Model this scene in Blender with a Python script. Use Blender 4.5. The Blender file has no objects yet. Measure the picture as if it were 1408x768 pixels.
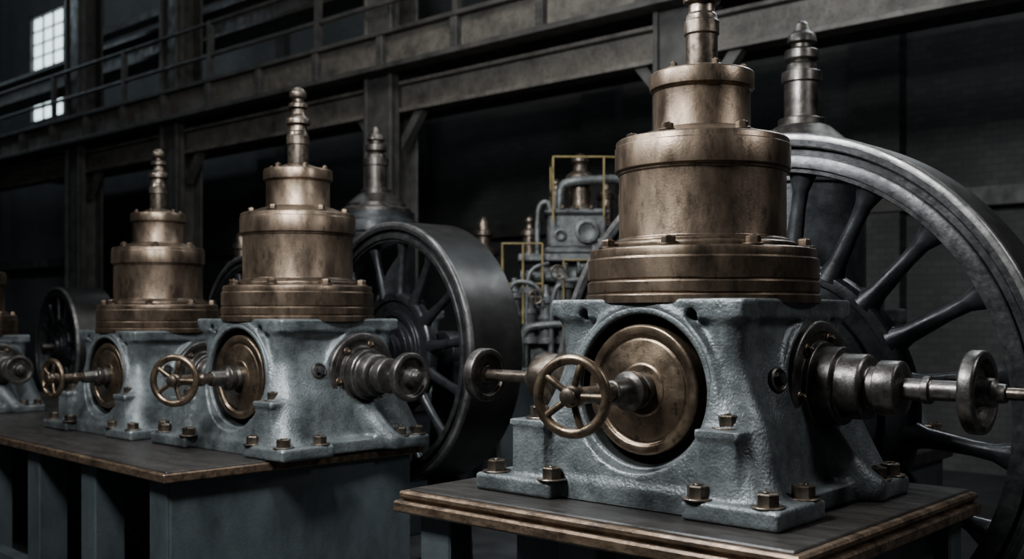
import bpy, bmesh, math, random
import numpy as np
from mathutils import Vector, Matrix
random.seed(4)
C = bpy.context.scene.collection
R = math.radians

# ------------------------------------------------------------------ materials
def mat(name, base, dark=None, light=None, metallic=0.0, rough=0.5, rvar=0.15, nscale=6.0, streak=(1,1,1),
        bump=0.1, bscale=40.0, edge=None, edge_amt=0.0, spec=0.5, grime=None, crev_shade=None, gamt=.7):
    m = bpy.data.materials.new(name); m.use_nodes = True
    nt = m.node_tree; N = nt.nodes; L = nt.links; N.clear()
    out = N.new('ShaderNodeOutputMaterial'); b = N.new('ShaderNodeBsdfPrincipled')
    L.new(b.outputs[0], out.inputs[0])
    tc = N.new('ShaderNodeTexCoord'); mp = N.new('ShaderNodeMapping'); mp.inputs['Scale'].default_value = streak
    L.new(tc.outputs['Object'], mp.inputs[0])
    n1 = N.new('ShaderNodeTexNoise'); n1.inputs['Scale'].default_value = nscale; n1.inputs['Detail'].default_value = 9
    n1.inputs['Roughness'].default_value = 0.7
    L.new(mp.outputs[0], n1.inputs[0])
    cr = N.new('ShaderNodeValToRGB'); e = cr.color_ramp.elements
    dark = dark or tuple(c*0.5 for c in base); light = light or tuple(min(1, c*1.35) for c in base)
    e[0].position = 0.34; e[0].color = (*dark, 1); e[1].position = 0.68; e[1].color = (*light, 1)
    k = e.new(0.5); k.color = (*base, 1)
    L.new(n1.outputs[0], cr.inputs[0])
    col = cr.outputs[0]
    if grime:
        ng = N.new('ShaderNodeTexNoise'); ng.inputs['Scale'].default_value = 24; ng.inputs['Detail'].default_value = 10
        ng.inputs['Roughness'].default_value = 0.75
        L.new(mp.outputs[0], ng.inputs[0])
        rg = N.new('ShaderNodeValToRGB'); rg.color_ramp.elements[0].position=.51; rg.color_ramp.elements[1].position=.64
        rg.color_ramp.elements[0].color=(0,0,0,1); rg.color_ramp.elements[1].color=(gamt,gamt,gamt,1)
        L.new(ng.outputs[0], rg.inputs[0])
        mg = N.new('ShaderNodeMix'); mg.data_type='RGBA'; L.new(rg.outputs[0], mg.inputs[0]); L.new(col, mg.inputs[6])
        mg.inputs[7].default_value=(*grime,1); col = mg.outputs[2]
    if edge:
        g = N.new('ShaderNodeNewGeometry'); r2 = N.new('ShaderNodeValToRGB')
        r2.color_ramp.elements[0].position = 0.53; r2.color_ramp.elements[1].position = 0.60
        r2.color_ramp.elements[0].color = (0,0,0,1); r2.color_ramp.elements[1].color = (edge_amt,)*3+(1,)
        L.new(g.outputs['Pointiness'], r2.inputs[0])
        mx = N.new('ShaderNodeMix'); mx.data_type = 'RGBA'
        L.new(r2.outputs[0], mx.inputs[0]); L.new(col, mx.inputs[6]); mx.inputs[7].default_value = (*edge, 1)
        col = mx.outputs[2]
        if crev_shade:  # recess shade painted into the base colour, dark where pointiness is low
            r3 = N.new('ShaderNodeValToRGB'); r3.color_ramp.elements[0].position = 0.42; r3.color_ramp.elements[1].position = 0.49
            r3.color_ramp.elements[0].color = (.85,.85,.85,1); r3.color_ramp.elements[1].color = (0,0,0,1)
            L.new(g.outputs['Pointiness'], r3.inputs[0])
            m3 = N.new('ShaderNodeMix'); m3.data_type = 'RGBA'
            L.new(r3.outputs[0], m3.inputs[0]); L.new(col, m3.inputs[6]); m3.inputs[7].default_value = (*crev_shade, 1); col = m3.outputs[2]
    L.new(col, b.inputs['Base Color'])
    b.inputs['Metallic'].default_value = metallic
    n2 = N.new('ShaderNodeTexNoise'); n2.inputs['Scale'].default_value = nscale*2.7; n2.inputs['Detail'].default_value = 8
    L.new(mp.outputs[0], n2.inputs[0])
    mr = N.new('ShaderNodeMapRange'); mr.inputs[1].default_value = 0.3; mr.inputs[2].default_value = 0.7
    mr.inputs[3].default_value = max(0.05, rough-rvar); mr.inputs[4].default_value = min(1, rough+rvar)
    L.new(n2.outputs[0], mr.inputs[0]); L.new(mr.outputs[0], b.inputs['Roughness'])
    n3 = N.new('ShaderNodeTexNoise'); n3.inputs['Scale'].default_value = bscale; n3.inputs['Detail'].default_value = 6
    L.new(tc.outputs['Object'], n3.inputs[0])
    bp = N.new('ShaderNodeBump'); bp.inputs['Strength'].default_value = bump; bp.inputs['Distance'].default_value = 0.004
    L.new(n3.outputs[0], bp.inputs['Height']); L.new(bp.outputs[0], b.inputs['Normal'])
    b.inputs['Specular IOR Level'].default_value = spec
    return m

BRONZE = mat('aged_bronze', (0.145,0.105,0.074), (0.050,0.037,0.028), (0.255,0.190,0.135), 0.9, 0.37, 0.11, 4.0, (1,1,0.45), 0.12, 110, grime=(.034,.026,.020), gamt=.7)
BRONZE2 = mat('polished_bronze', (0.180,0.131,0.088), (0.062,0.046,0.033), (0.30,0.223,0.152), 0.9, 0.36, 0.12, 6.0, (1,1,1), 0.14, 110, grime=(.036,.027,.020), gamt=.85)
STEELB = mat('brown_steel', (0.135,0.108,0.084), (0.042,0.035,0.029), (0.265,0.218,0.172), 0.92, 0.36, 0.12, 9.0, (1,1,1), 0.14, 100, grime=(.030,.025,.021))
GSTEEL = mat('worn_grey_steel', (0.098,0.090,0.082), (0.036,0.034,0.032), (0.205,0.190,0.174), 0.85, 0.38, 0.10, 9.0, (1,1,1), 0.2, 100, grime=(.026,.024,.023))
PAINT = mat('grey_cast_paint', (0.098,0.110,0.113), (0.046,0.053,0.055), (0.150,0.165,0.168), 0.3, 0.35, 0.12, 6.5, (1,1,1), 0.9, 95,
            edge=(0.34,0.365,0.37), edge_amt=0.7, grime=(.042,.047,.049), crev_shade=(.018,.019,.019), gamt=.7)
PLINTH = mat('plinth_paint', (0.036,0.045,0.049), (0.020,0.026,0.028), (0.050,0.061,0.066), 0.0, 0.5, 0.15, 3.0, (1,1,0.5), 0.4, 60)
DARK = mat('dark_iron', (0.022,0.024,0.026), (0.012,0.013,0.014), (0.045,0.048,0.05), 0.5, 0.40, 0.12, 6.0, (1,1,1), 0.3, 80)
RIM = mat('worn_rim_iron', (0.032,0.032,0.033), (0.014,0.015,0.016), (0.062,0.062,0.062), 0.55, 0.34, 0.08, 14.0, (1,1,1), 0.15, 80)
RIMEDGE = mat('worn_bright_rim_edge', (0.15,0.145,0.14), (0.07,0.068,0.066), (0.25,0.24,0.235), 0.7, 0.34, 0.10, 8.0, (1,1,1), 0.1, 80)
TREAD = mat('smooth_belt_iron', (0.044,0.042,0.040), (0.029,0.028,0.027), (0.064,0.061,0.058), 0.8, 0.38, 0.06, 3.0, (1,1,1), 0.1, 80)
SPOKEM = mat('spoke_iron', (0.017,0.018,0.020), (0.009,0.010,0.011), (0.034,0.036,0.038), 0.4, 0.33, 0.1, 6.0, (1,1,1), 0.2, 80)
DISC = mat('dark_collar_steel', (0.085,0.077,0.068), (0.034,0.031,0.029), (0.17,0.157,0.14), 0.85, 0.37, 0.1, 8.0, (1,1,1), 0.2, 90)
RECESS = mat('black_bore_iron', (0.010,0.010,0.010), (0.006,0.006,0.006), (0.018,0.018,0.018), 0.2, 0.5, 0.1)  # near-black colour for the faces inside the bore
TOPW = mat('worn_table_top', (0.026,0.023,0.021), (0.015,0.013,0.012), (0.045,0.039,0.034), 0.3, 0.40, 0.12, 5.0, (0.6,3,1), 0.3, 60)
EDGE = mat('worn_table_edge', (0.15,0.102,0.067), (0.045,0.033,0.025), (0.27,0.19,0.127), 0.7, 0.38, 0.12, 9.0, (0.9,2,2), 0.5, 40, grime=(.030,.023,.018), gamt=.85)
GIRD = mat('gallery_steel', (0.055,0.053,0.049), (0.024,0.024,0.023), (0.09,0.086,0.078), 0.1, 0.55, 0.15, 3.0, (1,1,1), 0.4, 25, grime=(.03,.028,.026))
PANEL = mat('gallery_panel', (0.105,0.096,0.082), (0.040,0.037,0.034), (0.16,0.146,0.125), 0.1, 0.6, 0.15, 2.5, (1,1,1), 0.4, 25, grime=(.045,.041,.036))
YEL = mat('yellow_paint', (0.17,0.130,0.045), (0.08,0.06,0.025), (0.24,0.18,0.06), 0.1, 0.5, 0.1, 10)
GREYM = mat('grey_machine', (0.105,0.110,0.108), (0.030,0.033,0.034), (0.175,0.182,0.178), 0.4, 0.45, 0.12, 8, (1,1,1), 0.5, 60, grime=(.026,.026,.024), gamt=.85)

def wallmat():
    m = bpy.data.materials.new('dark_brick'); m.use_nodes = True
    nt = m.node_tree; N = nt.nodes; L = nt.links
    b = N['Principled BSDF']; tc = N.new('ShaderNodeTexCoord')
    mp = N.new('ShaderNodeMapping'); mp.inputs['Rotation'].default_value = (R(90),0,0)
    L.new(tc.outputs['Object'], mp.inputs[0])
    br = N.new('ShaderNodeTexBrick'); br.inputs['Scale'].default_value = 3.2
    br.inputs['Color1'].default_value = (0.110,0.108,0.103,1); br.inputs['Color2'].default_value = (0.080,0.081,0.080,1)
    br.inputs['Mortar'].default_value = (0.06,0.061,0.061,1); br.inputs['Mortar Size'].default_value = 0.015
    L.new(mp.outputs[0], br.inputs[0])
    n = N.new('ShaderNodeTexNoise'); n.inputs['Scale'].default_value = 0.6; n.inputs['Detail'].default_value = 8
    L.new(tc.outputs['Object'], n.inputs[0])
    mx = N.new('ShaderNodeMix'); mx.data_type='RGBA'; mx.blend_type='MULTIPLY'; mx.inputs[0].default_value=0.9
    L.new(br.outputs[0], mx.inputs[6]); L.new(n.outputs[0], mx.inputs[7]); L.new(mx.outputs[2], b.inputs['Base Color'])
    b.inputs['Roughness'].default_value = 0.85
    return m
WALL = wallmat()
FLOOR = mat('dark_concrete', (0.035,0.037,0.038), None, None, 0.0, 0.6, 0.2, 1.5, (1,1,1), 0.4, 20)
def emis(name, col, s):
    m = bpy.data.materials.new(name); m.use_nodes = True
    b = m.node_tree.nodes['Principled BSDF']; b.inputs['Base Color'].default_value = (*col,1)
    b.inputs['Emission Color'].default_value = (*col,1); b.inputs['Emission Strength'].default_value = s
    return m
GLASS = emis('daylit_glass', (0.74,0.90,0.92), 2.4)

# ------------------------------------------------------------------ mesh helpers
def finish(me, mt=None, smooth=True, ang=30):
    if smooth:
        me.shade_smooth()
        try: me.set_sharp_from_angle(angle=R(ang))
        except Exception: pass
    if mt: me.materials.append(mt)
    me.update(); return me

def obj(name, me=None, parent=None, loc=(0,0,0), rot=(0,0,0), label=None, cat=None, group=None, kind=None, scale=None):
    o = bpy.data.objects.new(name, me); C.objects.link(o)
    if parent: o.parent = parent
    o.location = loc; o.rotation_euler = rot
    if scale: o.scale = scale
    if label: o['label'] = label
    if cat: o['category'] = cat
    if group: o['group'] = group
    if kind: o['kind'] = kind
    return o

def soften(p, b, closed=False):
    n = len(p); out = []
    for i in range(n):
        if not closed and i in (0, n-1): out.append(p[i]); continue
        a = Vector(p[i-1]); c = Vector(p[i]); d = Vector(p[(i+1) % n])
        l1 = (a-c).length; l2 = (d-c).length
        if l1 < 1e-6 or l2 < 1e-6: out.append(p[i]); continue
        if abs((a-c).angle(d-c)) > R(150): out.append(p[i]); continue
        t = min(b, l1*0.35, l2*0.35)
        out.append(tuple(c+(a-c).normalized()*t)); out.append(tuple(c+(d-c).normalized()*t))
    return out

def lathe(profile, mt, seg=72, b=0.003, closed=False, ang=30):
    p = soften(profile, b, closed) if b else profile
    verts = []; rows = []
    for (r, z) in p:
        if r < 1e-6: rows.append([len(verts)]); verts.append((0,0,z))
        else:
            rows.append(list(range(len(verts), len(verts)+seg)))
            for i in range(seg):
                a = 2*math.pi*i/seg; verts.append((r*math.cos(a), r*math.sin(a), z))
    faces = []; n = len(rows)
    for k in range(n if closed else n-1):
        A = rows[k]; B = rows[(k+1) % n]
        for i in range(seg):
            j = (i+1) % seg
            if len(A) == 1 and len(B) == 1: continue
            if len(A) == 1: faces.append((A[0], B[j], B[i]))
            elif len(B) == 1: faces.append((A[i], A[j], B[0]))
            else: faces.append((A[i], A[j], B[j], B[i]))
    me = bpy.data.meshes.new('lathe'); me.from_pydata(verts, [], faces)
    return finish(me, mt, True, ang)

def boxes(lst, mt, bev=0.004):
    bm = bmesh.new()
    for (x0,x1,y0,y1,z0,z1) in lst:
        r = bmesh.ops.create_cube(bm, size=1)
        M = Matrix.Translation(((x0+x1)/2,(y0+y1)/2,(z0+z1)/2)) @ Matrix.Diagonal((abs(x1-x0),abs(y1-y0),abs(z1-z0),1))
        bmesh.ops.transform(bm, matrix=M, verts=r['verts'])
    if bev: bmesh.ops.bevel(bm, geom=bm.edges[:], offset=bev, segments=1, affect='EDGES', profile=0.5)
    me = bpy.data.meshes.new('box'); bm.to_mesh(me); bm.free()
    return finish(me, mt, False)

def tube(pts, r, mt, seg=14, smoothn=0):
    pts = [Vector(p) for p in pts]
    for _ in range(smoothn):
        q = [pts[0]]
        for a, c in zip(pts[:-1], pts[1:]): q += [a*0.75+c*0.25, a*0.25+c*0.75]
        q.append(pts[-1]); pts = q
    verts=[]; faces=[]; prev=None
    for i,p in enumerate(pts):
        t = ((pts[min(i+1,len(pts)-1)]-pts[max(i-1,0)])).normalized()
        if prev is None:
            up = Vector((0,0,1)) if abs(t.z) < 0.9 else Vector((1,0,0)); s = t.cross(up).normalized()
        else: s = (prev - t*prev.dot(t)).normalized()
        prev = s; w = t.cross(s)
        for k in range(seg):
            a = 2*math.pi*k/seg; verts.append(p+(s*math.cos(a)+w*math.sin(a))*r)
    for i in range(len(pts)-1):
        for k in range(seg):
            j=(k+1)%seg; faces.append((i*seg+k, i*seg+j, (i+1)*seg+j, (i+1)*seg+k))
    faces.append(tuple(reversed(range(seg)))); faces.append(tuple(range((len(pts)-1)*seg, len(pts)*seg)))
    me = bpy.data.meshes.new('tube'); me.from_pydata([tuple(v) for v in verts], [], faces)
    bm = bmesh.new(); bm.from_mesh(me); bmesh.ops.recalc_face_normals(bm, faces=bm.faces); bm.to_mesh(me); bm.free()
    return finish(me, mt, True, 50)

def joinme(parts):
    bm = bmesh.new(); mats = []
    for me, M in parts:
        t = me.copy(); t.transform(M)
        off = []
        for m in t.materials:
            if m not in mats: mats.append(m)
            off.append(mats.index(m))
        n0 = len(bm.faces); bm.from_mesh(t); bm.faces.ensure_lookup_table()
        for f in bm.faces[n0:]: f.material_index = off[f.material_index] if off else 0
    me = bpy.data.meshes.new('joined'); bm.to_mesh(me); bm.free()
    for m in mats: me.materials.append(m)
    return me
def hexbolt(r=0.027, h=0.03, mt=STEELB):
    w = lathe([(0,0),(r*1.45,0),(r*1.45,0.007),(0,0.007)], mt, 20, 0.002)
    hx = lathe([(0,0.004),(r,0.004),(r,h),(r*0.86,h+0.004),(0,h+0.004)], mt, 6, 0.001, ang=20)
    st = lathe([(0,h),(r*0.45,h),(r*0.45,h+0.008),(0,h+0.009)], mt, 14, 0.002)
    return joinme([(w,Matrix()),(hx,Matrix()),(st,Matrix())])
BOLTB = hexbolt(0.038,0.044,STEELB); BOLT = hexbolt(0.026,0.029,BRONZE); BOLTS = hexbolt(0.015, 0.020, BRONZE)

# ------------------------------------------------------------------ surface nets
def surface_nets(F, xs, ys, zs):
    nx,ny,nz = F.shape; S = F < 0
    c = [(i,j,k) for i in (0,1) for j in (0,1) for k in (0,1)]
    def sl(A,o): return A[o[0]:nx-1+o[0], o[1]:ny-1+o[1], o[2]:nz-1+o[2]]
    acc = np.zeros((nx-1,ny-1,nz-1,3)); cnt = np.zeros((nx-1,ny-1,nz-1))
    for a in c:
        for ax in range(3):
            if a[ax]==1: continue
            b2 = list(a); b2[ax]=1; b2=tuple(b2)
            fa=sl(F,a); fb=sl(F,b2); m=(fa<0)!=(fb<0)
            t=np.where(m, fa/np.where(m,fa-fb,1), 0)
            for d in range(3):
                v = a[d]*1.0 if d!=ax else t
                acc[...,d]+= np.where(m,v,0)
            cnt+=m
    act = cnt>0; idx=-np.ones(cnt.shape,dtype=np.int64); ii=np.argwhere(act); idx[act]=np.arange(len(ii))
    p = acc[act]/cnt[act][:,None]+ii
    h=(xs[1]-xs[0], ys[1]-ys[0], zs[1]-zs[0])
    V = p*np.array(h)+np.array((xs[0],ys[0],zs[0]))
    faces=[]
    for ax in range(3):
        A=[slice(1,-1)]*3; B=[slice(1,-1)]*3
        A[ax]=slice(0,-1); B[ax]=slice(1,None)
        s0=S[tuple(A)]; s1=S[tuple(B)]
        m=np.argwhere(s0!=s1)
        inside=s0[tuple(m.T)]
        g=m.copy()
        for d in range(3):
            if d!=ax: g[:,d]+=1
        u,v=[(1,2),(2,0),(0,1)][ax]
        def cell(du,dv):
            q=g.copy(); q[:,u]-=du; q[:,v]-=dv; return idx[tuple(q.T)]
        q=np.stack([cell(1,1),cell(0,1),cell(0,0),cell(1,0)],1)
        q[~inside]=q[~inside][:,::-1]
        faces.append(q)
    return V, np.concatenate(faces)

def smin(a,b,k):
    h=np.clip(0.5+0.5*(b-a)/k,0,1); return b*(1-h)+a*h-k*h*(1-h)
def rbox(X,Y,Z,c,h,r):
    qx=np.abs(X-c[0])-h[0]+r; qy=np.abs(Y-c[1])-h[1]+r; qz=np.abs(Z-c[2])-h[2]+r
    return np.sqrt(np.maximum(qx,0)**2+np.maximum(qy,0)**2+np.maximum(qz,0)**2)+np.minimum(np.maximum(qx,np.maximum(qy,qz)),0)-r
def capsule(X,Y,Z,a,b,ra,rb):
    a=np.array(a);b=np.array(b);d=b-a
    t=np.clip(((X-a[0])*d[0]+(Y-a[1])*d[1]+(Z-a[2])*d[2])/d.dot(d),0,1)
    return np.sqrt((X-a[0]-t*d[0])**2+(Y-a[1]-t*d[1])**2+(Z-a[2]-t*d[2])**2)-(ra+(rb-ra)*t)
DZ = 0.40
SY = 0.13
SZ = 0.41
FZ = 0.066
def body_mesh(h=0.0086):
    xs=np.arange(-0.70,0.70,h); ys=np.arange(-0.62,0.60,h); zs=np.arange(-0.03,0.76,h)
    X,Y,Z=np.meshgrid(xs,ys,zs,indexing='ij')
    hh=np.interp(Z,[0,.06,.12,.20,.30,.42,.54,.62,.66,.72],[.485,.48,.47,.455,.435,.405,.375,.370,.38,.395])
    r=.11; qx=np.abs(X)-hh+r; qy=np.abs(Y)-hh+r
    d2=np.sqrt(np.maximum(qx,0)**2+np.maximum(qy,0)**2)+np.minimum(np.maximum(qx,qy),0)-r
    d=np.maximum(np.maximum(d2*.92,Z-.70),-Z)
    d=smin(d,rbox(X,Y,Z,(0,0,.685),(.408,.408,.034),.010),.03)
    for sx in (-1,1):
        for sy in (-1,1):
            d=smin(d,capsule(X,Y,Z,(sx*.33,sy*.33,.655),(sx*.31,sy*.31,.38),.065,.06),.045)
            d=smin(d,capsule(X,Y,Z,(sx*.32,sy*.32,.36),(sx*.45,sy*.41,.05),.08,.095),.08)
    rb=np.sqrt((X-.01)**2+(Z-DZ)**2)
    boss=np.maximum(rb-.306,np.maximum(Y,-Y-.418)); d=smin(d,boss,.03)
    rs=np.sqrt((Y-SY)**2+(Z-SZ)**2)
    d=smin(d,np.maximum(rs-.244,np.maximum(-X,X-.40)),.035)
    rs2=np.sqrt((Y+.10)**2+(Z-.40)**2)
    d=smin(d,np.maximum(rs2-.20,np.maximum(X,-X-.41)),.035)
    for sx in (-1,1):
        sc=np.sqrt(((X-sx*.46)/1.0)**2+((Y+.49)/1.0)**2+((Z-.51)/1.4)**2)-.125
        d=-smin(-d,sc,.06)
    for yy in (-.27,.50):
        sc=np.sqrt((X-.505)**2+((Y-yy)/1.0)**2+((Z-.50)/1.4)**2)-.12
        d=-smin(-d,sc,.06)
    d=smin(d,rbox(X,Y,Z,(0,0,.034),(.54,.48,.034),.010),.035)
    for (cx,cy,hx,hy) in [(.43,-.38,.175,.165),(-.47,-.41,.185,.15),(.46,.33,.155,.13),(-.46,.33,.17,.13)]:
        d=smin(d,rbox(X,Y,Z,(cx,cy,FZ/2),(hx,hy,FZ/2),.014),.016)
    d=smin(d,rbox(X,Y,Z,(.36,-.42,.155),(.074,.072,.135),.010),.028)
    d=smin(d,rbox(X,Y,Z,(.36,-.42,.276),(.082,.080,.016),.006),.004)
    d=smin(d,rbox(X,Y,Z,(-.43,-.44,.145),(.078,.072,.125),.010),.028)
    d=smin(d,rbox(X,Y,Z,(-.43,-.44,.262),(.085,.078,.014),.006),.004)
    d=smin(d,capsule(X,Y,Z,(.42,.14,.20),(.56,.20,.05),.07,.055),.05)
    d=np.maximum(d,Z-.7195)
    rec=np.maximum(rb-.283,np.maximum(Y+.24,-Y-1)); d=np.maximum(d,-rec)
    for (hx,hz) in [(-.25,.665),(.21,.665)]:
        hole=np.maximum(np.sqrt((X-hx)**2+(Z-hz)**2)-.021,np.abs(Y+.42)-.06); d=np.maximum(d,-hole)
    d=np.maximum(d,-Z)
    V,Fc=surface_nets(d,xs,ys,zs)
    me=bpy.data.meshes.new('cast_body'); me.from_pydata(V.tolist(),[],Fc.tolist())
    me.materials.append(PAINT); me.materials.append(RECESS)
    ce=np.array([V[f].mean(0) for f in Fc]); rr=np.sqrt((ce[:,0]-.01)**2+(ce[:,2]-DZ)**2)
    mi=((rr<.287)&(ce[:,1]<-.15)&(ce[:,1]>-.405)).astype(np.int32)
    me.polygons.foreach_set('material_index',mi)
    return finish(me,None,True,55)
BODY = body_mesh()

# ------------------------------------------------------------------ engine part meshes
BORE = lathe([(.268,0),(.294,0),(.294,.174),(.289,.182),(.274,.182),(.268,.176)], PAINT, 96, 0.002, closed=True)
LINER = lathe([(.262,0),(.2695,0),(.2695,.164),(.262,.164)], RECESS, 96, 0, closed=True)
LOWFL = lathe([(0,.70),(.436,.705),(.436,.735),(.426,.738),(.426,.742),(.432,.745),(.432,.782),(.424,.785),(.424,.790),(.430,.793),(.430,.866),(.422,.869),(.422,.90),(.415,.905),(.352,.908),(.352,.925),(.34,.932),(0,.935)], BRONZE, 96, .002)
BARREL = lathe([(0,.90),(.330,.905),(.330,.938),(.314,.945),(.312,.95),(.312,1.187),(.318,1.190),(.318,1.198),(.328,1.202),(.328,1.290),(.324,1.293),(.324,1.312),(.316,1.318),(.285,1.322),(.20,1.352),(.0,1.352)], BRONZE, 96, .002)
UPPER = lathe([(0,1.33),(.190,1.335),(.190,1.352),(.181,1.358),(.181,1.500),(.186,1.502),(.186,1.508),(.196,1.510),(.196,1.566),(.19,1.573),(.14,1.576),(.085,1.60),(0,1.60)], BRONZE, 80, .002)
SPIRE = lathe([(0,1.58),(.085,1.59),(.068,1.598),(.060,1.602),(.060,1.70),(.066,1.702),(.066,1.745),(.060,1.748),(.058,1.765),(.050,1.772),(.050,1.80),(.070,1.806),(.070,1.832),(.058,1.842),(.038,1.858),(.038,1.885),(.056,1.890),(.056,1.910),(.035,1.918),(.035,1.935),(.048,1.942),(.050,1.968),(.036,1.985),(.018,1.996),(0,2.0)], STEELB, 56, 0.002)
DOMECAS = lathe([(0,.70),(.42,.705),(.42,.80),(.33,.83),(.33,1.36),(.35,1.37),(.35,1.46),(.32,1.48),(.32,1.54),(0,1.54)], DARK, 80)
DOMESP = lathe([(0,1.52),(.295,1.53),(.295,1.565),(.285,1.57),(.25,1.585),(.25,1.61),(.235,1.615),(.150,1.69),(.125,1.70),(.125,1.735),(.092,1.745),(.092,1.93),(.106,1.935),(.106,1.99),(.080,1.995),(.076,2.03),(.062,2.045),(.090,2.06),(.090,2.105),(.054,2.12),(.054,2.14),(.078,2.15),(.072,2.19),(.045,2.21),(.035,2.25),(.015,2.268),(0,2.27)], DISC, 64, 0.002)
COVER = lathe([(0,0),(.231,0),(.231,.155),(.224,.162),(.198,.162),(.193,.154),(.187,.150),(.180,.150),(.176,.155),(.094,.155),(.09,.160),(.082,.160),(0,.160)], BRONZE2, 96, 0.002)
STUFF = lathe([(0,.09),(.064,.09),(.064,.125),(.054,.128),(.052,.15),(.070,.152),(.070,.178),(.050,.188),(.044,.20),(.042,.27),(.034,.275),(0,.275)], DISC, 48, 0.002)
FSHAFT = lathe([(0,.15),(.030,.15),(.030,.27),(.038,.272),(.038,.295),(.029,.298),(.027,.44),(.0,.44)], STEELB, 32, 0.002)
def torus(Rm, rm, mt, sm=64, sn=14):
    return lathe([(Rm+rm*math.cos(2*math.pi*k/sn), rm*math.sin(2*math.pi*k/sn)) for k in range(sn)], mt, sm, 0, closed=True)
HWRIM = torus(.120,.0175,BRONZE2)
HWHUB = lathe([(0,-.03),(.038,-.03),(.038,.012),(.028,.018),(.028,.04),(.016,.046),(0,.047)], STEELB, 24, 0.002)
HWSPK = tube([(.02,0,0),(.05,0,.004),(.09,0,.006),(.120,0,0)], .012, BRONZE2, 10, 1)
SFLANGE = lathe([(0,0),(.232,0),(.232,.03),(.225,.036),(.194,.036),(.190,.030),(.16,.030),(.155,.05),(0,.05)], GSTEEL, 80, 0.002)
def sidehub(k):
    return lathe([(0,.03),(.140,.03),(.140,.115*k),(.130,.118*k),(.116,.12*k),(.116,.20*k),(.106,.21*k),(.074,.212*k),(.074,.245*k),(.096,.248*k),(.096,.32*k),(.088,.325*k),(.05,.33*k),(0,.33*k)], GSTEEL, 64, 0.003)
SHUB=sidehub(1.0); SHUB2=sidehub(0.80)
SSHAFT = lathe([(0,.2),(.038,.2),(.038,.40),(.048,.402),(.048,.425),(.035,.428),(.035,.60),(0,.60)], GSTEEL, 28, 0.002)
SSHAFT2 = lathe([(0,.1),(.032,.1),(.032,.44),(0,.44)], GSTEEL, 28, 0.002)
SDISC = lathe([(0,-.012),(.05,-.014),(.055,-.004),(.105,-.004),(.112,-.020),(.14,-.020),(.146,-.012),(.146,.024),(.14,.032),(.116,.032),(.108,.008),(.06,.008),(.054,.028),(.05,.06),(.035,.068),(.032,.095),(.014,.10),(0,.10)], GSTEEL, 64, 0.002)
RODEND = lathe([(0,.08),(.02,.08),(.02,.22),(.016,.225),(0,.225)], STEELB, 24, 0.002)
LHUB = lathe([(0,0),(.185,0),(.185,.03),(.13,.035),(.13,.09),(.115,.10),(.115,.19),(.10,.20),(.105,.21),(.105,.31),(.09,.33),(.05,.34),(.045,.38),(0,.38)], STEELB, 64, 0.002)
LSHAFT = lathe([(0,.3),(.026,.3),(.026,.66),(0,.66)], STEELB, 28, 0.002)
PLUG = joinme([(lathe([(0,-.03),(.044,-.03),(.044,.014),(.034,.018),(.032,.010),(0,.010)], DISC, 32, .002),Matrix()),(lathe([(0,.01),(.022,.01),(.022,.035),(0,.038)], DARK, 6, .002, ang=20),Matrix())])

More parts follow.
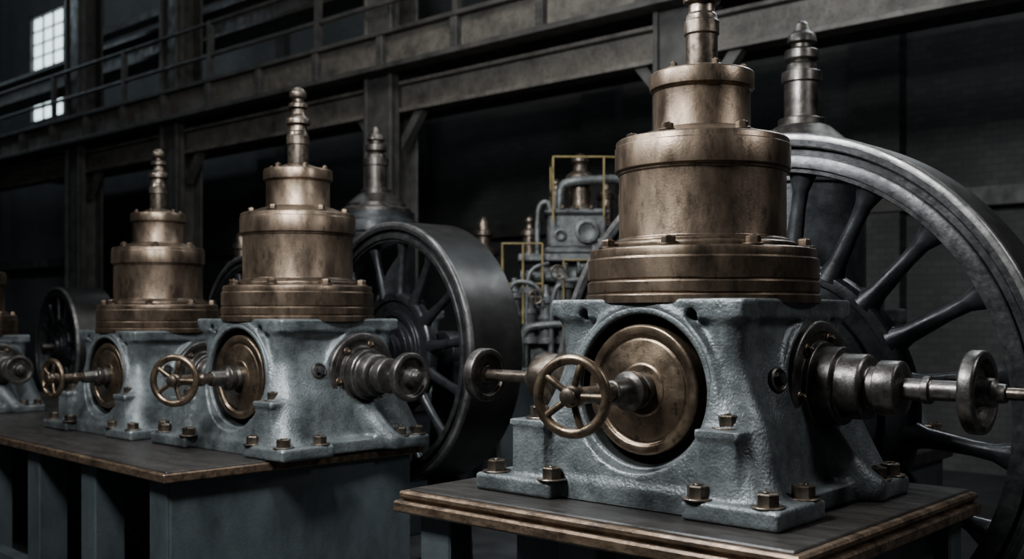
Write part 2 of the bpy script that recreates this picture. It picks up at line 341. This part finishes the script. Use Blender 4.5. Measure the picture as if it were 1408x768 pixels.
GROUP='row of bronze-topped pumping engines'
def engine(loc, rz, label, scale=1.0, dome=False, left=False, longside=False, spin=0.3, spk=1.13):
    e = obj('steam_engine', None, None, loc, (0,0,rz), label, 'steam engine', GROUP, scale=(scale,)*3)
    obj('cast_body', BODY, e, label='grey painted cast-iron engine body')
    obj('bore_ring', BORE, e, (.01,-.24,DZ), (R(90),0,0)); obj('bore_liner', LINER, e, (.01,-.24,DZ), (R(90),0,0), label='black bore lining')
    if dome:
        obj('cylinder_casing', DOMECAS, e); obj('spindle_dome', DOMESP, e, label='dark steel stepped cone with ringed spindle')
    else:
        obj('lower_flange', LOWFL, e, label='wide aged bronze base flange')
        obj('cylinder_barrel', BARREL, e, label='aged bronze cylinder barrel with collar')
        obj('upper_barrel', UPPER, e, label='narrow bronze upper barrel')
        obj('valve_spindle', SPIRE, e, (0,0,1.58*(1-spk)), scale=(1,1,spk), label='ringed brown steel spindle')
        for i in range(8):
            a = spin+i*math.pi/4; obj('bolt', BOLT, e, (.380*math.cos(a), .380*math.sin(a), .905), (0,0,a))
        for i in range(6):
            a = spin+.35+i*math.pi/3; obj('bolt', BOLT, e, (.262*math.cos(a), .262*math.sin(a), 1.325), (0,0,a), scale=(.85,.85,.85))
        for i in range(6):
            a = spin+.1+i*math.pi/3; obj('bolt', BOLTS, e, (.155*math.cos(a), .155*math.sin(a), 1.572), (0,0,a))
    for (x,y) in [(.30,-.505),(.54,-.49),(.55,-.27),(-.31,-.515),(-.595,-.50),(.56,.28),(.56,.41),(-.57,.40)]:
        obj('bolt', BOLTB, e, (x,y,FZ-.001), (0,0,random.random()))
    obj('bolt', BOLTB, e, (.36,-.42,.291), (0,0,.3)); obj('bolt', BOLTB, e, (-.43,-.44,.275), (0,0,.5))
    obj('front_cover', COVER, e, (0,-.238,DZ), (R(90),0,0), label='round grooved bronze cover')
    obj('stuffing_box', STUFF, e, (0,-.302,DZ), (R(90),0,0))
    obj('valve_rod', FSHAFT, e, (0,-.345,DZ), (R(90),0,0))
    w = obj('hand_wheel', HWHUB, e, (0,-.785,DZ), (R(90),0,spin), label='bronze spoked hand wheel')
    obj('rim', HWRIM, w)
    for i in range(5): obj('spoke', HWSPK, w, (0,0,0), (0,0,i*2*math.pi/5))
    if dome: return e
    obj('side_flange', SFLANGE, e, (.39,SY,SZ), (0,R(90),0), label='grey steel side flange')
    for i in range(6):
        a=i*math.pi/3+.2; obj('bolt', BOLTS, e, (.42,SY+.174*math.cos(a),SZ+.174*math.sin(a)), (0,R(90),0))
    if longside:
        obj('bearing_hub', SHUB, e, (.395,SY,SZ), (0,R(90),0)); obj('output_shaft', SSHAFT, e, (.39,SY,SZ), (0,R(90),0))
        obj('shaft_disc', SDISC, e, (.96,SY,SZ), (0,R(90),0), label='rimmed grey steel disc', scale=(.95,.95,1))
        obj('rod_end', RODEND, e, (.96,SY,SZ), (0,R(90),0))
    else:
        obj('bearing_hub', SHUB2, e, (.395,SY,SZ), (0,R(90),0)); obj('output_shaft', SSHAFT2, e, (.39,SY,SZ), (0,R(90),0))
        obj('shaft_disc', SDISC, e, (.80,SY,SZ), (0,R(90),0), scale=(.9,.9,.9), label='rimmed grey steel disc')
    obj('plug', PLUG, e, (.395,-.16,.44), (0,R(80),R(-10)))
    if left:
        obj('bearing_hub', LHUB, e, (-.39,-.10,.40), (0,R(-90),0)); obj('output_shaft', LSHAFT, e, (-.39,-.10,.40), (0,R(-90),0))
        obj('shaft_disc', SDISC, e, (-1.03,-.10,.40), (0,R(-90),0), scale=(.8,.8,1), label='rimmed steel disc on side shaft')
    return e

MZ=1.08; PZ=.998; ROT=R(6)
engine((-2.49,3.21,MZ), ROT, 'large bronze stepped cylinder engine on grey cast-iron base with hand wheel', left=True, longside=True, spin=.25, spk=1.16)
engine((-5.34,3.15,PZ), ROT, 'bronze stepped cylinder engine on shared plinth beside belt flywheel', spin=.55)
engine((-6.68,2.90,PZ), ROT, 'smaller bronze stepped engine on shared plinth', .89, spin=.1)
engine((-8.86,2.33,PZ), ROT, 'small dim bronze engine at the far end of the plinth', .81, spin=.4)
engine((-3.56,5.56,0.97), ROT, 'dark engine with cone-based tall spindle behind large spoked flywheel', 1.12, dome=True)
engine((-7.35,5.08,1.05), ROT, 'dark engine with cone-based spindle behind belt flywheel', dome=True)

# ------------------------------------------------------------------ flywheels
def flywheel(loc, rz, Ro, W, nsp, label, hubr=None, front=.35, back=.4, k=None, phase=.12, sw=1.0, rt=0.0):
    k = k or Ro/1.08
    e = obj('flywheel', None, None, loc, (0,0,rz), label, 'flywheel', 'spoked iron flywheels')
    t=rt
    face = lathe([(Ro-.012*k,-.04),(Ro-.012*k,-.0005),(Ro-.060*k,-.0005),(Ro-.066*k,-.004),(Ro-.069*k,-.028),(Ro-.098*k,-.028),(Ro-.102*k,-.008),(Ro-.110*k,-.004),(Ro-.138*k-t,-.004),(Ro-.141*k-t,-.018),(Ro-.160*k-t,-.018),(Ro-.164*k-t,-.03),(Ro-.164*k-t,-.16*k),(Ro-.13*k,-.18*k),(Ro-.06*k,-.19*k),(Ro-.06*k,-.04)], RIM, 192, 0, closed=True, ang=30)
    obj('rim', face, e, rot=(R(90),0,0), label='dark iron rim with stepped face')
    edge = lathe([(Ro-.002,-.031),(Ro-.002,-.010),(Ro-.007*k,-.002),(Ro-.013*k,.001),(Ro-.034*k,.001),(Ro-.036*k,-.001),(Ro-.036*k,-.031)], RIMEDGE, 192, 0, closed=True, ang=30)
    obj('rim_edge', edge, e, rot=(R(90),0,0), label='bright worn outer rim edge')
    tr = lathe([(Ro-.006,-W),(Ro,-W+.01),(Ro,-.03),(Ro-.06*k,-.03),(Ro-.055*k,-W)], TREAD, 192, 0, closed=True, ang=30)
    obj('belt_tread', tr, e, rot=(R(90),0,0), label='smooth belt surface')
    h = hubr or .50*k
    hub = lathe([(.0,-.26*k),(.2*k,-.26*k),(.2*k,-.16*k),(h*.95,-.15*k),(h,-.14*k),(h,-.07*k),(h-.02*k,-.05*k),(h-.07*k,-.05*k),(h-.075*k,-.07*k),(h-.15*k,-.07*k),(h-.155*k,-.04*k),(h-.20*k,-.04*k),(h-.21*k,-.06*k),(.26*k,-.06*k),(.25*k,-.01*k),(.17*k,-.01*k),(.16*k,.04*k),(.10*k,.05*k),(0,.05*k)], SPOKEM, 96, .003)
    obj('hub', hub, e, rot=(R(90),0,0))
    secs=[(h-.04*k,.070*k*sw,.05*k*sw),(h+.05*k,.044*k*sw,.038*k*sw),(h+(Ro-.15*k-h)*.55,.034*k*sw,.032*k*sw),(Ro-.24*k-t,.038*k*sw,.034*k*sw),(Ro-.155*k-t,.07*k*sw,.05*k*sw)]
    vs=[];fs=[];n=14
    for (r,w,tt) in secs:
        for i in range(n):
            a=2*math.pi*i/n; vs.append((r,w*math.cos(a),-.09*k+tt*math.sin(a)))
    for s in range(len(secs)-1):
        for i in range(n):
            j=(i+1)%n; fs.append((s*n+i,s*n+j,(s+1)*n+j,(s+1)*n+i))
    me=bpy.data.meshes.new('spoke'); me.from_pydata(vs,[],fs); finish(me,SPOKEM,True,60)
    for i in range(nsp):
        a=2*math.pi*i/nsp+phase
        o=obj('spoke', me, e); o.rotation_mode='QUATERNION'
        o.rotation_quaternion=(Matrix.Rotation(R(90),4,'X')@Matrix.Rotation(a,4,'Z')).to_quaternion()
    ax = lathe([(0,-back),(.06*k,-back),(.06*k,front),(0,front)], DISC, 32, .003)
    obj('axle', ax, e, rot=(R(90),0,0))
    return e
def pedestal(loc, rz, h):
    e = obj('bearing_pedestal', None, None, (loc[0],loc[1],0), (0,0,rz), 'dark iron bearing pedestal carrying a flywheel axle', 'pedestal','flywheel bearing pedestals')
    prof=[(0,.26,.06),(.08,.26,.06),(.1,.2,.05),(h-.12,.11,.045),(h+.0,.11,.045)]
    vs=[];fs=[]
    for (z,w,d) in prof: vs+=[(-w,-d,z),(w,-d,z),(w,d,z),(-w,d,z)]
    for s in range(len(prof)-1):
        for i in range(4):
            j=(i+1)%4; fs.append((s*4+i,s*4+j,s*4+4+j,s*4+4+i))
    fs.append((3,2,1,0)); t=len(vs)-4; fs.append((t,t+1,t+2,t+3))
    me=bpy.data.meshes.new('stand'); me.from_pydata(vs,[],fs); finish(me,DARK,False)
    obj('stand', me, e)
    obj('bearing_cap', lathe([(0,-.06),(.13,-.06),(.13,.06),(0,.06)],DARK,40,.006), e, (0,0,h), (R(90),0,0))
def local(cx,cy,rz,x,y): return (cx+x*math.cos(rz)-y*math.sin(rz), cy+x*math.sin(rz)+y*math.cos(rz))
mw = local(-2.49,3.21,ROT,-.267,.97)
flywheel((mw[0],mw[1],1.32), ROT, 1.262, .33, 20, 'huge dark spoked iron flywheel behind the largest engine', hubr=.68, front=.50, back=.375, k=1.0, phase=R(10), sw=1.0, rt=.02)
pedestal(local(mw[0],mw[1],ROT,0,.435),ROT,1.32)
flywheel((-5.51,3.895,1.50), 0, .83, .41, 14, 'dark spoked flywheel with broad smooth belt rim', front=.14, back=.4352)
pedestal((-5.51,3.895+.495),0,1.50)
flywheel((-7.45,3.92,1.48), 0, .72, .36, 14, 'dark spoked flywheel beside dim engine', front=.14, back=.3852)
pedestal((-7.45,3.92+.445),0,1.48)
flywheel((-11.36,3.82,1.40), 0, .62, .44, 12, 'small dark flywheel at dim far end', front=.14, back=.4652)
pedestal((-11.36,3.82+.525),0,1.40)

# ------------------------------------------------------------------ plinths
p1 = obj('engine_table', None, None, (-2.49,3.21,0), (0,0,ROT), 'dark-topped table with stepped bronze-brown edge under largest engine', 'machine table')
x0,x1,y0,y1=-.88,.78,-.75,.70
obj('table_top', boxes([(x0+.03,x1-.03,y0+.03,y1,MZ-.022,MZ)],TOPW,.005), p1, label='worn dark top surface')
obj('edge_moulding', boxes([(x0,x1,y0,y1,MZ-.036,MZ-.008),(x0+.012,x1-.012,y0+.012,y1,MZ-.046,MZ-.034),(x0-.015,x1+.015,y0-.015,y1,MZ-.088,MZ-.044)],EDGE,.008), p1, label='stepped worn bronze-brown metal edge')
for (x,y) in [(x0+.16,y0+.10),(x1-.12,y0+.10),(x0+.16,y1-.12),(x1-.12,y1-.12),(-.04,y0+.10)]:
    obj('leg', boxes([(x-.08,x+.08,y-.06,y+.06,0,MZ-.086)],PLINTH,.008), p1)
obj('lower_panel', boxes([(x1-.16,x1-.10,y0+.15,y1-.18,0,MZ-.088),(x0+.16,x1-.10,y0+.5,y0+.56,0,MZ-.088)],PLINTH,.005), p1)
obj('brace', boxes([(x0+.2,x1-.15,y0+.07,y0+.13,.25,.36)],PLINTH,.005), p1)

PR=R(3)
p2 = obj('engine_plinth', None, None, (-4.78,2.10,0), (0,0,PR), 'long grey-green plinth with brown-edged dark top and open bays', 'machine plinth')
X0=-8.5; Y1=1.60
obj('plinth_top', boxes([(X0,-.02,.02,Y1,PZ-.02,PZ)],TOPW,.005), p2, label='worn dark top surface')
obj('edge_moulding', boxes([(X0,0,0,Y1,PZ-.052,PZ-.008)],EDGE,.006), p2, label='worn brown edge')
obj('end_panel', boxes([(-.12,-.05,.06,Y1-.06,0,PZ-.050)],PLINTH,.006), p2)
for px in (-.16,-.96,-1.72,-2.6,-3.6,-4.6,-5.6,-6.6,-7.6):
    obj('leg', boxes([(px-.09,px+.09,.05,.22,0,PZ-.050)],PLINTH,.008), p2)
obj('back_panel', boxes([(X0,-.1,1.0,1.06,0,PZ-.050)],PLINTH,.004), p2)
obj('base_rail', boxes([(X0,-.07,.07,.16,0,.25)],PLINTH,.005), p2)
obj('brace', tube([(-1.0,.5,.25),(-1.7,.5,.62)],.018,PLINTH,8), p2)

def backplinth(cx,cy,z,rz):
    e=obj('engine_pedestal',None,None,(cx,cy,0),(0,0,rz),'dark grey block pedestal under a spindle-topped engine','pedestal','rear engine pedestals')
    obj('block',boxes([(-.66,.66,-.58,.5,0,z-.08)],PLINTH,.01),e); obj('cap',boxes([(-.70,.70,-.60,.56,z-.08,z)],TOPW,.01),e)
backplinth(-3.56,5.56,.97,ROT)
backplinth(-7.35,5.08,1.05,ROT)

# ------------------------------------------------------------------ auxiliary machine with yellow railing
A = obj('auxiliary_engine', None, None, (-6.33,6.4,0), (0,0,R(48)), 'grey pumping machine with pipes, bronze domes and yellow guard rails', 'pumping machine')
obj('foundation', boxes([(-.62,.62,-.35,.45,0,1.30)],PLINTH,.02), A)
obj('crankcase', boxes([(-.55,.55,-.24,.4,1.30,1.66),(-.30,.34,-.12,.35,1.64,2.2)],GREYM,.03), A)
obj('deck', boxes([(-.47,.50,-.26,.35,2.18,2.24)],GREYM,.01), A)
obj('valve_chest', boxes([(-.25,.30,-.22,.3,2.24,2.30),(-.22,.27,-.19,.27,2.29,2.58),(-.25,.30,-.22,.3,2.57,2.62)],GREYM,.02), A)
flg = lathe([(0,0),(.10,0),(.10,.03),(.07,.035),(.06,.02),(0,.02)],GREYM,32,.003)
obj('porthole', joinme([(flg,Matrix()),(lathe([(0,-.1),(.075,-.1),(.075,.01),(0,.01)],GREYM,32,.003),Matrix())]), A, (.10,-.22,2.43),(R(90),0,0))
obj('porthole', flg, A, (-.12,-.19,2.40),(R(90),0,0), scale=(.5,.5,1))
for bx in (-.22,-.1,.02,.14,.26): obj('bolt', BOLTS, A, (bx,-.20,2.62))
cyl = lathe([(0,0),(.10,0),(.10,.04),(.07,.045),(.07,.20),(.085,.205),(.085,.23),(.065,.24),(.065,.34),(.10,.345),(.10,.38),(.05,.40),(.03,.43),(.03,.50),(0,.50)],GREYM,32,.003)
for x,s in ((-.50,.9),(-.38,1.0),(-.24,.8),(-.08,1.1),(.10,.9),(.26,1.15),(.38,.8),(.50,1.0)): obj('pump_cylinder', cyl, A, (x,-.28+.03*math.sin(9*x),1.50), scale=(.8,.8,s*1.2))
hcy = lathe([(0,0),(.085,0),(.085,.03),(.06,.035),(.06,.42),(.085,.425),(.085,.46),(0,.46)],GREYM,28,.003)
for (x,z,l) in ((-.45,2.05,1),(-.1,1.98,1.1),(-.4,1.80,.8),(.02,2.12,.7),(.1,1.82,1)): obj('cross_pipe', hcy, A, (x,-.22,z),(0,R(90),0), scale=(.75,.75,l))
sm = joinme([(torus(.055,.007,STEELB,28,8),Matrix()),(tube([(-.055,0,0),(.055,0,0)],.006,STEELB,8),Matrix()),(tube([(0,-.055,0),(0,.055,0)],.006,STEELB,8),Matrix()),(tube([(0,0,-.14),(0,0,.01)],.009,STEELB,8),Matrix())])
for (x,y,z) in ((-.33,-.45,1.88),(.18,-.45,2.02),(-.02,-.48,1.74),(.33,-.44,1.80),(-.15,-.45,2.08)): obj('valve_hand_wheel', sm, A, (x,y,z),(R(90),0,0))
domeA = lathe([(0,0),(.13,0),(.13,.05),(.10,.055),(.10,.26),(.125,.265),(.125,.31),(.09,.34),(.06,.36),(.06,.42),(.075,.43),(.075,.46),(.03,.50),(0,.51)],STEELB,40,.003)
obj('steam_dome', domeA, A, (.06,0,2.60), label='bronze-brown stepped dome')
obj('steam_dome', domeA, A, (.30,.2,2.50), scale=(.7,.7,.9))
obj('steam_dome', domeA, A, (-.14,.1,2.60), scale=(.5,.5,.6))
obj('steam_dome', domeA, A, (-.37,.0,2.22), scale=(.6,.6,.7))
obj('steam_dome', domeA, A, (.46,.05,2.76), scale=(.55,.55,.95)); obj('dome_column', lathe([(0,1.3),(.07,1.3),(.07,2.0),(.09,2.01),(.09,2.05),(.07,2.06),(.07,2.77),(0,2.77)],GREYM,24,.003), A, (.46,.05,0))
def pipe(pts,r): obj('steam_pipe', tube(pts,r,GREYM,12,2), A)
pipe([(-.12,-.12,2.6),(-.12,-.12,2.82),(.0,-.14,2.86),(.5,-.14,2.88),(.6,-.1,2.8),(.6,-.1,1.3)],.038)
pipe([(-.31,-.2,2.2),(-.31,-.2,2.55),(-.29,-.2,2.66),(-.22,-.2,2.68),(-.20,-.2,2.60)],.022)
pipe([(.36,-.3,1.3),(.36,-.3,2.1),(.28,-.3,2.28),(.20,-.25,2.35)],.028)
pipe([(-.20,-.34,1.3),(-.20,-.36,1.9),(-.10,-.36,2.02),(.1,-.36,2.02),(.16,-.34,2.12),(.16,-.26,2.3)],.024)
pipe([(-.44,-.3,1.3),(-.45,-.32,1.6),(-.30,-.38,1.66),(.3,-.38,1.66),(.44,-.34,1.60),(.46,-.3,1.3)],.03)
pipe([(-.02,-.36,1.3),(-.02,-.38,1.55),(.08,-.38,1.75),(.22,-.36,1.80),(.24,-.3,2.18)],.018)
pipe([(-.40,-.30,1.3),(-.40,-.34,2.0),(-.36,-.34,2.12),(-.22,-.30,2.16)],.016)
pipe([(.30,-.36,1.3),(.30,-.40,1.9),(.22,-.40,1.96),(.05,-.38,1.9),(.02,-.36,1.7)],.014)
pipe([(-.55,-.30,1.6),(-.55,-.34,1.95),(-.48,-.34,2.02),(-.30,-.36,1.98),(-.26,-.36,1.8)],.018)
def rail(pts,posts,z0,z1,ymid=True):
    parts=[]
    for z in ((z1,),(z1,(z0+z1)/2))[ymid]:
        for a,b2 in zip(pts[:-1],pts[1:]): parts.append((tube([(*a,z),(*b2,z)],.008,YEL,8),Matrix()))
    for x,y in posts: parts.append((tube([(x,y,z0),(x,y,z1)],.009,YEL,8),Matrix()))
    obj('guard_rail', joinme(parts), A, label='dull yellow tubular guard rail')
rail([(-.18,.28),(-.18,-.27),(.24,-.27),(.50,-.2)],[(-.18,-.27),(-.18,.28),(.24,-.27),(.50,-.2)],2.50,3.04,False)
rail([(-.60,.3),(-.60,-.32),(-.27,-.32)],[(-.60,-.32),(-.43,-.32),(-.27,-.32),(-.60,.3)],1.66,2.32)
rail([(-.10,-.40),(.1,-.40),(.40,-.38)],[(-.10,-.40),(.40,-.38)],1.62,2.18,False)
def valve(x,y,s=1.0):
    V2 = obj('relief_valve', None, None, (x,y,0), (0,0,0), 'small bronze relief valve on dark column', 'valve', 'relief valves', scale=(s,s,s))
    obj('column', lathe([(0,0),(.2,0),(.2,.1),(.12,.15),(.12,1.9),(.19,1.92),(.19,2.02),(0,2.02)],DARK,32,.004), V2)
    obj('valve_head', lathe([(0,2.0),(.17,2.0),(.17,2.08),(.12,2.10),(.12,2.26),(.15,2.27),(.15,2.32),(.07,2.34),(.07,2.44),(.09,2.45),(.09,2.49),(.06,2.50),(.06,2.56),(.02,2.62),(0,2.62)],STEELB,32,.003), V2)
valve(-7.27,6.20); valve(-8.71,4.56,.95)

# ------------------------------------------------------------------ hall structure (rotated frame)
GA=R(5.63); G0=Vector((-9.83,7.02,0))
def gw(x,y): return local(G0.x,G0.y,GA,x,y)
def gbox(name,lst,mt,kind='structure',bev=0.0):
    return obj(name,boxes(lst,mt,bev),None,tuple(G0),(0,0,GA),kind=kind)
gbox('floor',[(-26,16,-16,5,-.2,0)],FLOOR)
gbox('wall_back',[(-26,16,4.0,4.3,0,10.5)],WALL)
gbox('wall_left',[(-26.3,-26,-16,4.3,0,10.5)],WALL)
gbox('wall_right',[(16,16.3,-16,4.3,0,10.5)],WALL)
gbox('ceiling',[(-26,16,-16,4.3,10.5,10.7)],GIRD)
n=1
for x in (-24,-20.5,-15.2,-11.5,-8,-4,0,4,8,12):
    gbox('trim_%d'%n,[(x-.3,x+.3,3.8,4.0,0,10.5)],WALL); n+=1
gbox('trim_%d'%n,[(-26,16,3.7,4.0,6.2,6.5)],GIRD); n+=1
gbox('trim_%d'%n,[(-26,16,3.75,4.0,2.9,3.1)],GIRD); n+=1
gbox('trim_%d'%n,[(-26,16,3.75,4.0,8.2,8.3)] if False else [(-16.0,16,3.75,4.0,8.2,8.35)],GIRD); n+=1
def window(i,xa,xb,za,zb,nx,nz,mt=GLASS):
    e=obj('window_%d'%i,None,None,tuple(G0),(0,0,GA),kind='structure')
    obj('glass',boxes([(xa,xb,3.96,3.99,za,zb)],mt,0),e)
    L=[(xa-.12,xa,3.86,4,za-.12,zb+.12),(xb,xb+.12,3.86,4,za-.12,zb+.12),(xa,xb,3.86,4,zb,zb+.12),(xa,xb,3.86,4,za-.12,za)]
    for k in range(1,nx): x=xa+(xb-xa)*k/nx; L.append((x-.02,x+.02,3.92,3.97,za,zb))
    for k in range(1,nz): z=za+(zb-za)*k/nz; L.append((xa,xb,3.92,3.97,z-.015,z+.015))
    obj('frame',boxes(L,GIRD,0),e)
window(1,-18.6,-16.3,6.7,9.35,4,8)

gal=obj('gallery_walkway',None,None,tuple(G0),(0,0,GA),'brown riveted steel gallery with panelled fascia and handrail','gallery')
obj('fascia_panels',boxes([(-16,9,.02,.05,4.58,4.92)],PANEL,0),gal,label='tan-brown fascia plates')
obj('top_flange',boxes([(-16,9,-.08,.12,4.92,4.97)],GIRD,.006),gal)
obj('bottom_flange',boxes([(-16,9,-.10,.14,4.52,4.58)],GIRD,.006),gal)
riv=lathe([(.014,0),(.011,.008),(0,.011)],GIRD,8,0)
stm=joinme([(boxes([(-.05,.05,-.06,.03,4.57,4.93)],GIRD,.004),Matrix())]+[(riv,Matrix.Translation((dx,-.06,4.62+.065*q))@Matrix.Rotation(R(90),4,'X')) for q in range(5) for dx in (-.03,.03)])
x=-15.9
while x<9: obj('stiffener',stm,gal,(x,0,0)); x+=1.21
obj('lower_beam',boxes([(-16,9,.30,.36,4.12,4.40),(-16,9,.22,.44,4.40,4.44),(-16,9,.22,.44,4.08,4.13)],PANEL,.005),gal)
obj('deck',boxes([(-16,9,.1,3.6,4.84,4.90)],GIRD,0),gal)
for z in (5.3,5.75): obj('hand_rail',tube([(-16,.0,z),(9,.0,z)],.03,GIRD,8),gal)
pm=boxes([(-.04,.04,-.03,.04,4.95,5.78)],GIRD,0); x=-15.9
while x<9: obj('rail_post',pm,gal,(x,0,0)); x+=2.42
cg=obj('crane_girder',None,None,tuple(G0),(0,0,GA),'dark overhead crane girder with flanges','girder')
obj('web',boxes([(-25,14,1.2,1.26,6.06,6.42)],GIRD,0),cg)
obj('flange',boxes([(-25,14,1.0,1.46,6.42,6.48)],GIRD,.004),cg); obj('flange',boxes([(-25,14,1.0,1.46,6.0,6.06)],GIRD,.004),cg)
def column(x,y=.33,top=10.5):
    w=gw(x,y)
    e=obj('steel_column',None,None,(w[0],w[1],0),(0,0,GA),'riveted dark steel column with knee brackets','column','gallery columns')
    obj('shaft',boxes([(-.24,.24,-.20,-.17,0,top),(-.24,.24,.17,.20,0,top),(-.02,.02,-.18,.18,0,top),(-.24,-.19,-.24,-.1,0,top),(.19,.24,-.24,-.1,0,top)],GIRD,.004),e)
    obj('base_plate',boxes([(-.35,.35,-.32,.32,0,.05)],GIRD,.004),e)
    for s in (-1,1):
        me=bpy.data.meshes.new('knee'); me.from_pydata([(s*.22,-.05,3.65),(s*.22,.05,3.65),(s*.22,.05,3.8),(s*.22,-.05,3.8),(s*.60,-.05,4.10),(s*.60,.05,4.10),(s*.46,.05,4.10),(s*.46,-.05,4.10)],[],[(0,1,5,4),(3,2,6,7),(0,3,7,4),(1,2,6,5),(0,1,2,3),(4,5,6,7)])
        finish(me,GIRD,False); obj('knee_bracket',me,e)
for x in (-14.2,-8.2,-5.1,-.38,3.75): column(x)
obj('steam_main',tube([gw(-1,3.4)+(5.2,),gw(14,3.4)+(5.2,)],.05,GIRD,12),None,label='long thin dark pipe along the brick wall',cat='pipe')

# ------------------------------------------------------------------ lights
def area(name,loc,target,size,power,col,sy=None):
    l=bpy.data.lights.new(name,'AREA'); l.energy=power; l.color=col; l.size=size
    if sy: l.shape='RECTANGLE'; l.size_y=sy
    o=bpy.data.objects.new(name,l); C.objects.link(o); o.location=loc
    o.rotation_euler=(Vector(target)-Vector(loc)).to_track_quat('-Z','Y').to_euler(); return o
def camw(X,Y,Z): return (X*.669-.743*Y, X*.743+.669*Y, Z)
area('key_lamp',camw(-2.0,2.2,4.9),camw(.6,4.0,1.7),.9,430,(.95,.98,1.0))
area('overhead_fill',camw(-1.5,6.5,8.5),camw(-1.5,6.5,0),3.0,180,(.86,.94,1.0),2.0)  # added overhead fill light, no roof opening behind it
area('side_lamp',camw(4.0,2.4,4.8),camw(1.0,4.2,1.5),.8,70,(.95,.97,1.0))
area('rear_rim_light',camw(3.8,7.6,6.0),camw(1.4,4.6,1.6),1.2,105,(.88,.95,1.0))  # unseen light added from behind for flywheel rim highlights
area('aisle_fill',camw(-5.0,4.2,5.6),camw(-1.8,6.4,1.6),1.0,135,(.95,.98,1.0))  # unseen fill added to set the second engine's brightness
area('gallery_lamp',camw(-1.5,8.0,6.8),gw(-2,0)+(4.6,),1.5,85,(1,.93,.84))
area('pump_fill',camw(-.2,7.2,5.0),camw(.6,9,2.4),.6,28,(.92,.96,1.0))  # added fill that lightens the auxiliary machine, no fixture there
area('wheel_rim_fill',camw(-.9,4.0,3.6),camw(.40,5.6,1.9),.3,70,(.92,.96,1.0))  # unseen light added to brighten the large flywheel's left rim
area('wall_wash',gw(-14,-2.0)+(9.6,),gw(-15,4)+(6.0,),3.0,300,(.72,.88,1.0))  # this and the next two: added washes brightening the back wall, no fixtures
area('wall_wash',gw(-5,2.6)+(9.8,),gw(-5,4)+(5.0,),3.0,55,(.75,.9,1.0))
area('wall_wash',gw(5,1.5)+(9.8,),gw(5,4)+(3.0,),3.0,90,(.75,.9,1.0))
wd=bpy.data.worlds.new('hall_world'); bpy.context.scene.world=wd; wd.use_nodes=True
wd.node_tree.nodes['Background'].inputs[0].default_value=(.34,.5,.58,1); wd.node_tree.nodes['Background'].inputs[1].default_value=.028

# ------------------------------------------------------------------ camera
cd=bpy.data.cameras.new('camera'); cam=bpy.data.objects.new('camera',cd); C.objects.link(cam)
cam.location=(0,0,1.75); cam.rotation_euler=(R(90),0,R(48))
cd.sensor_width=36; cd.clip_end=200
cd.lens=36*1450/1408; cd.shift_y=46/1408
cd.dof.use_dof=True; cd.dof.focus_distance=4.0; cd.dof.aperture_fstop=2.2
bpy.context.scene.camera=cam
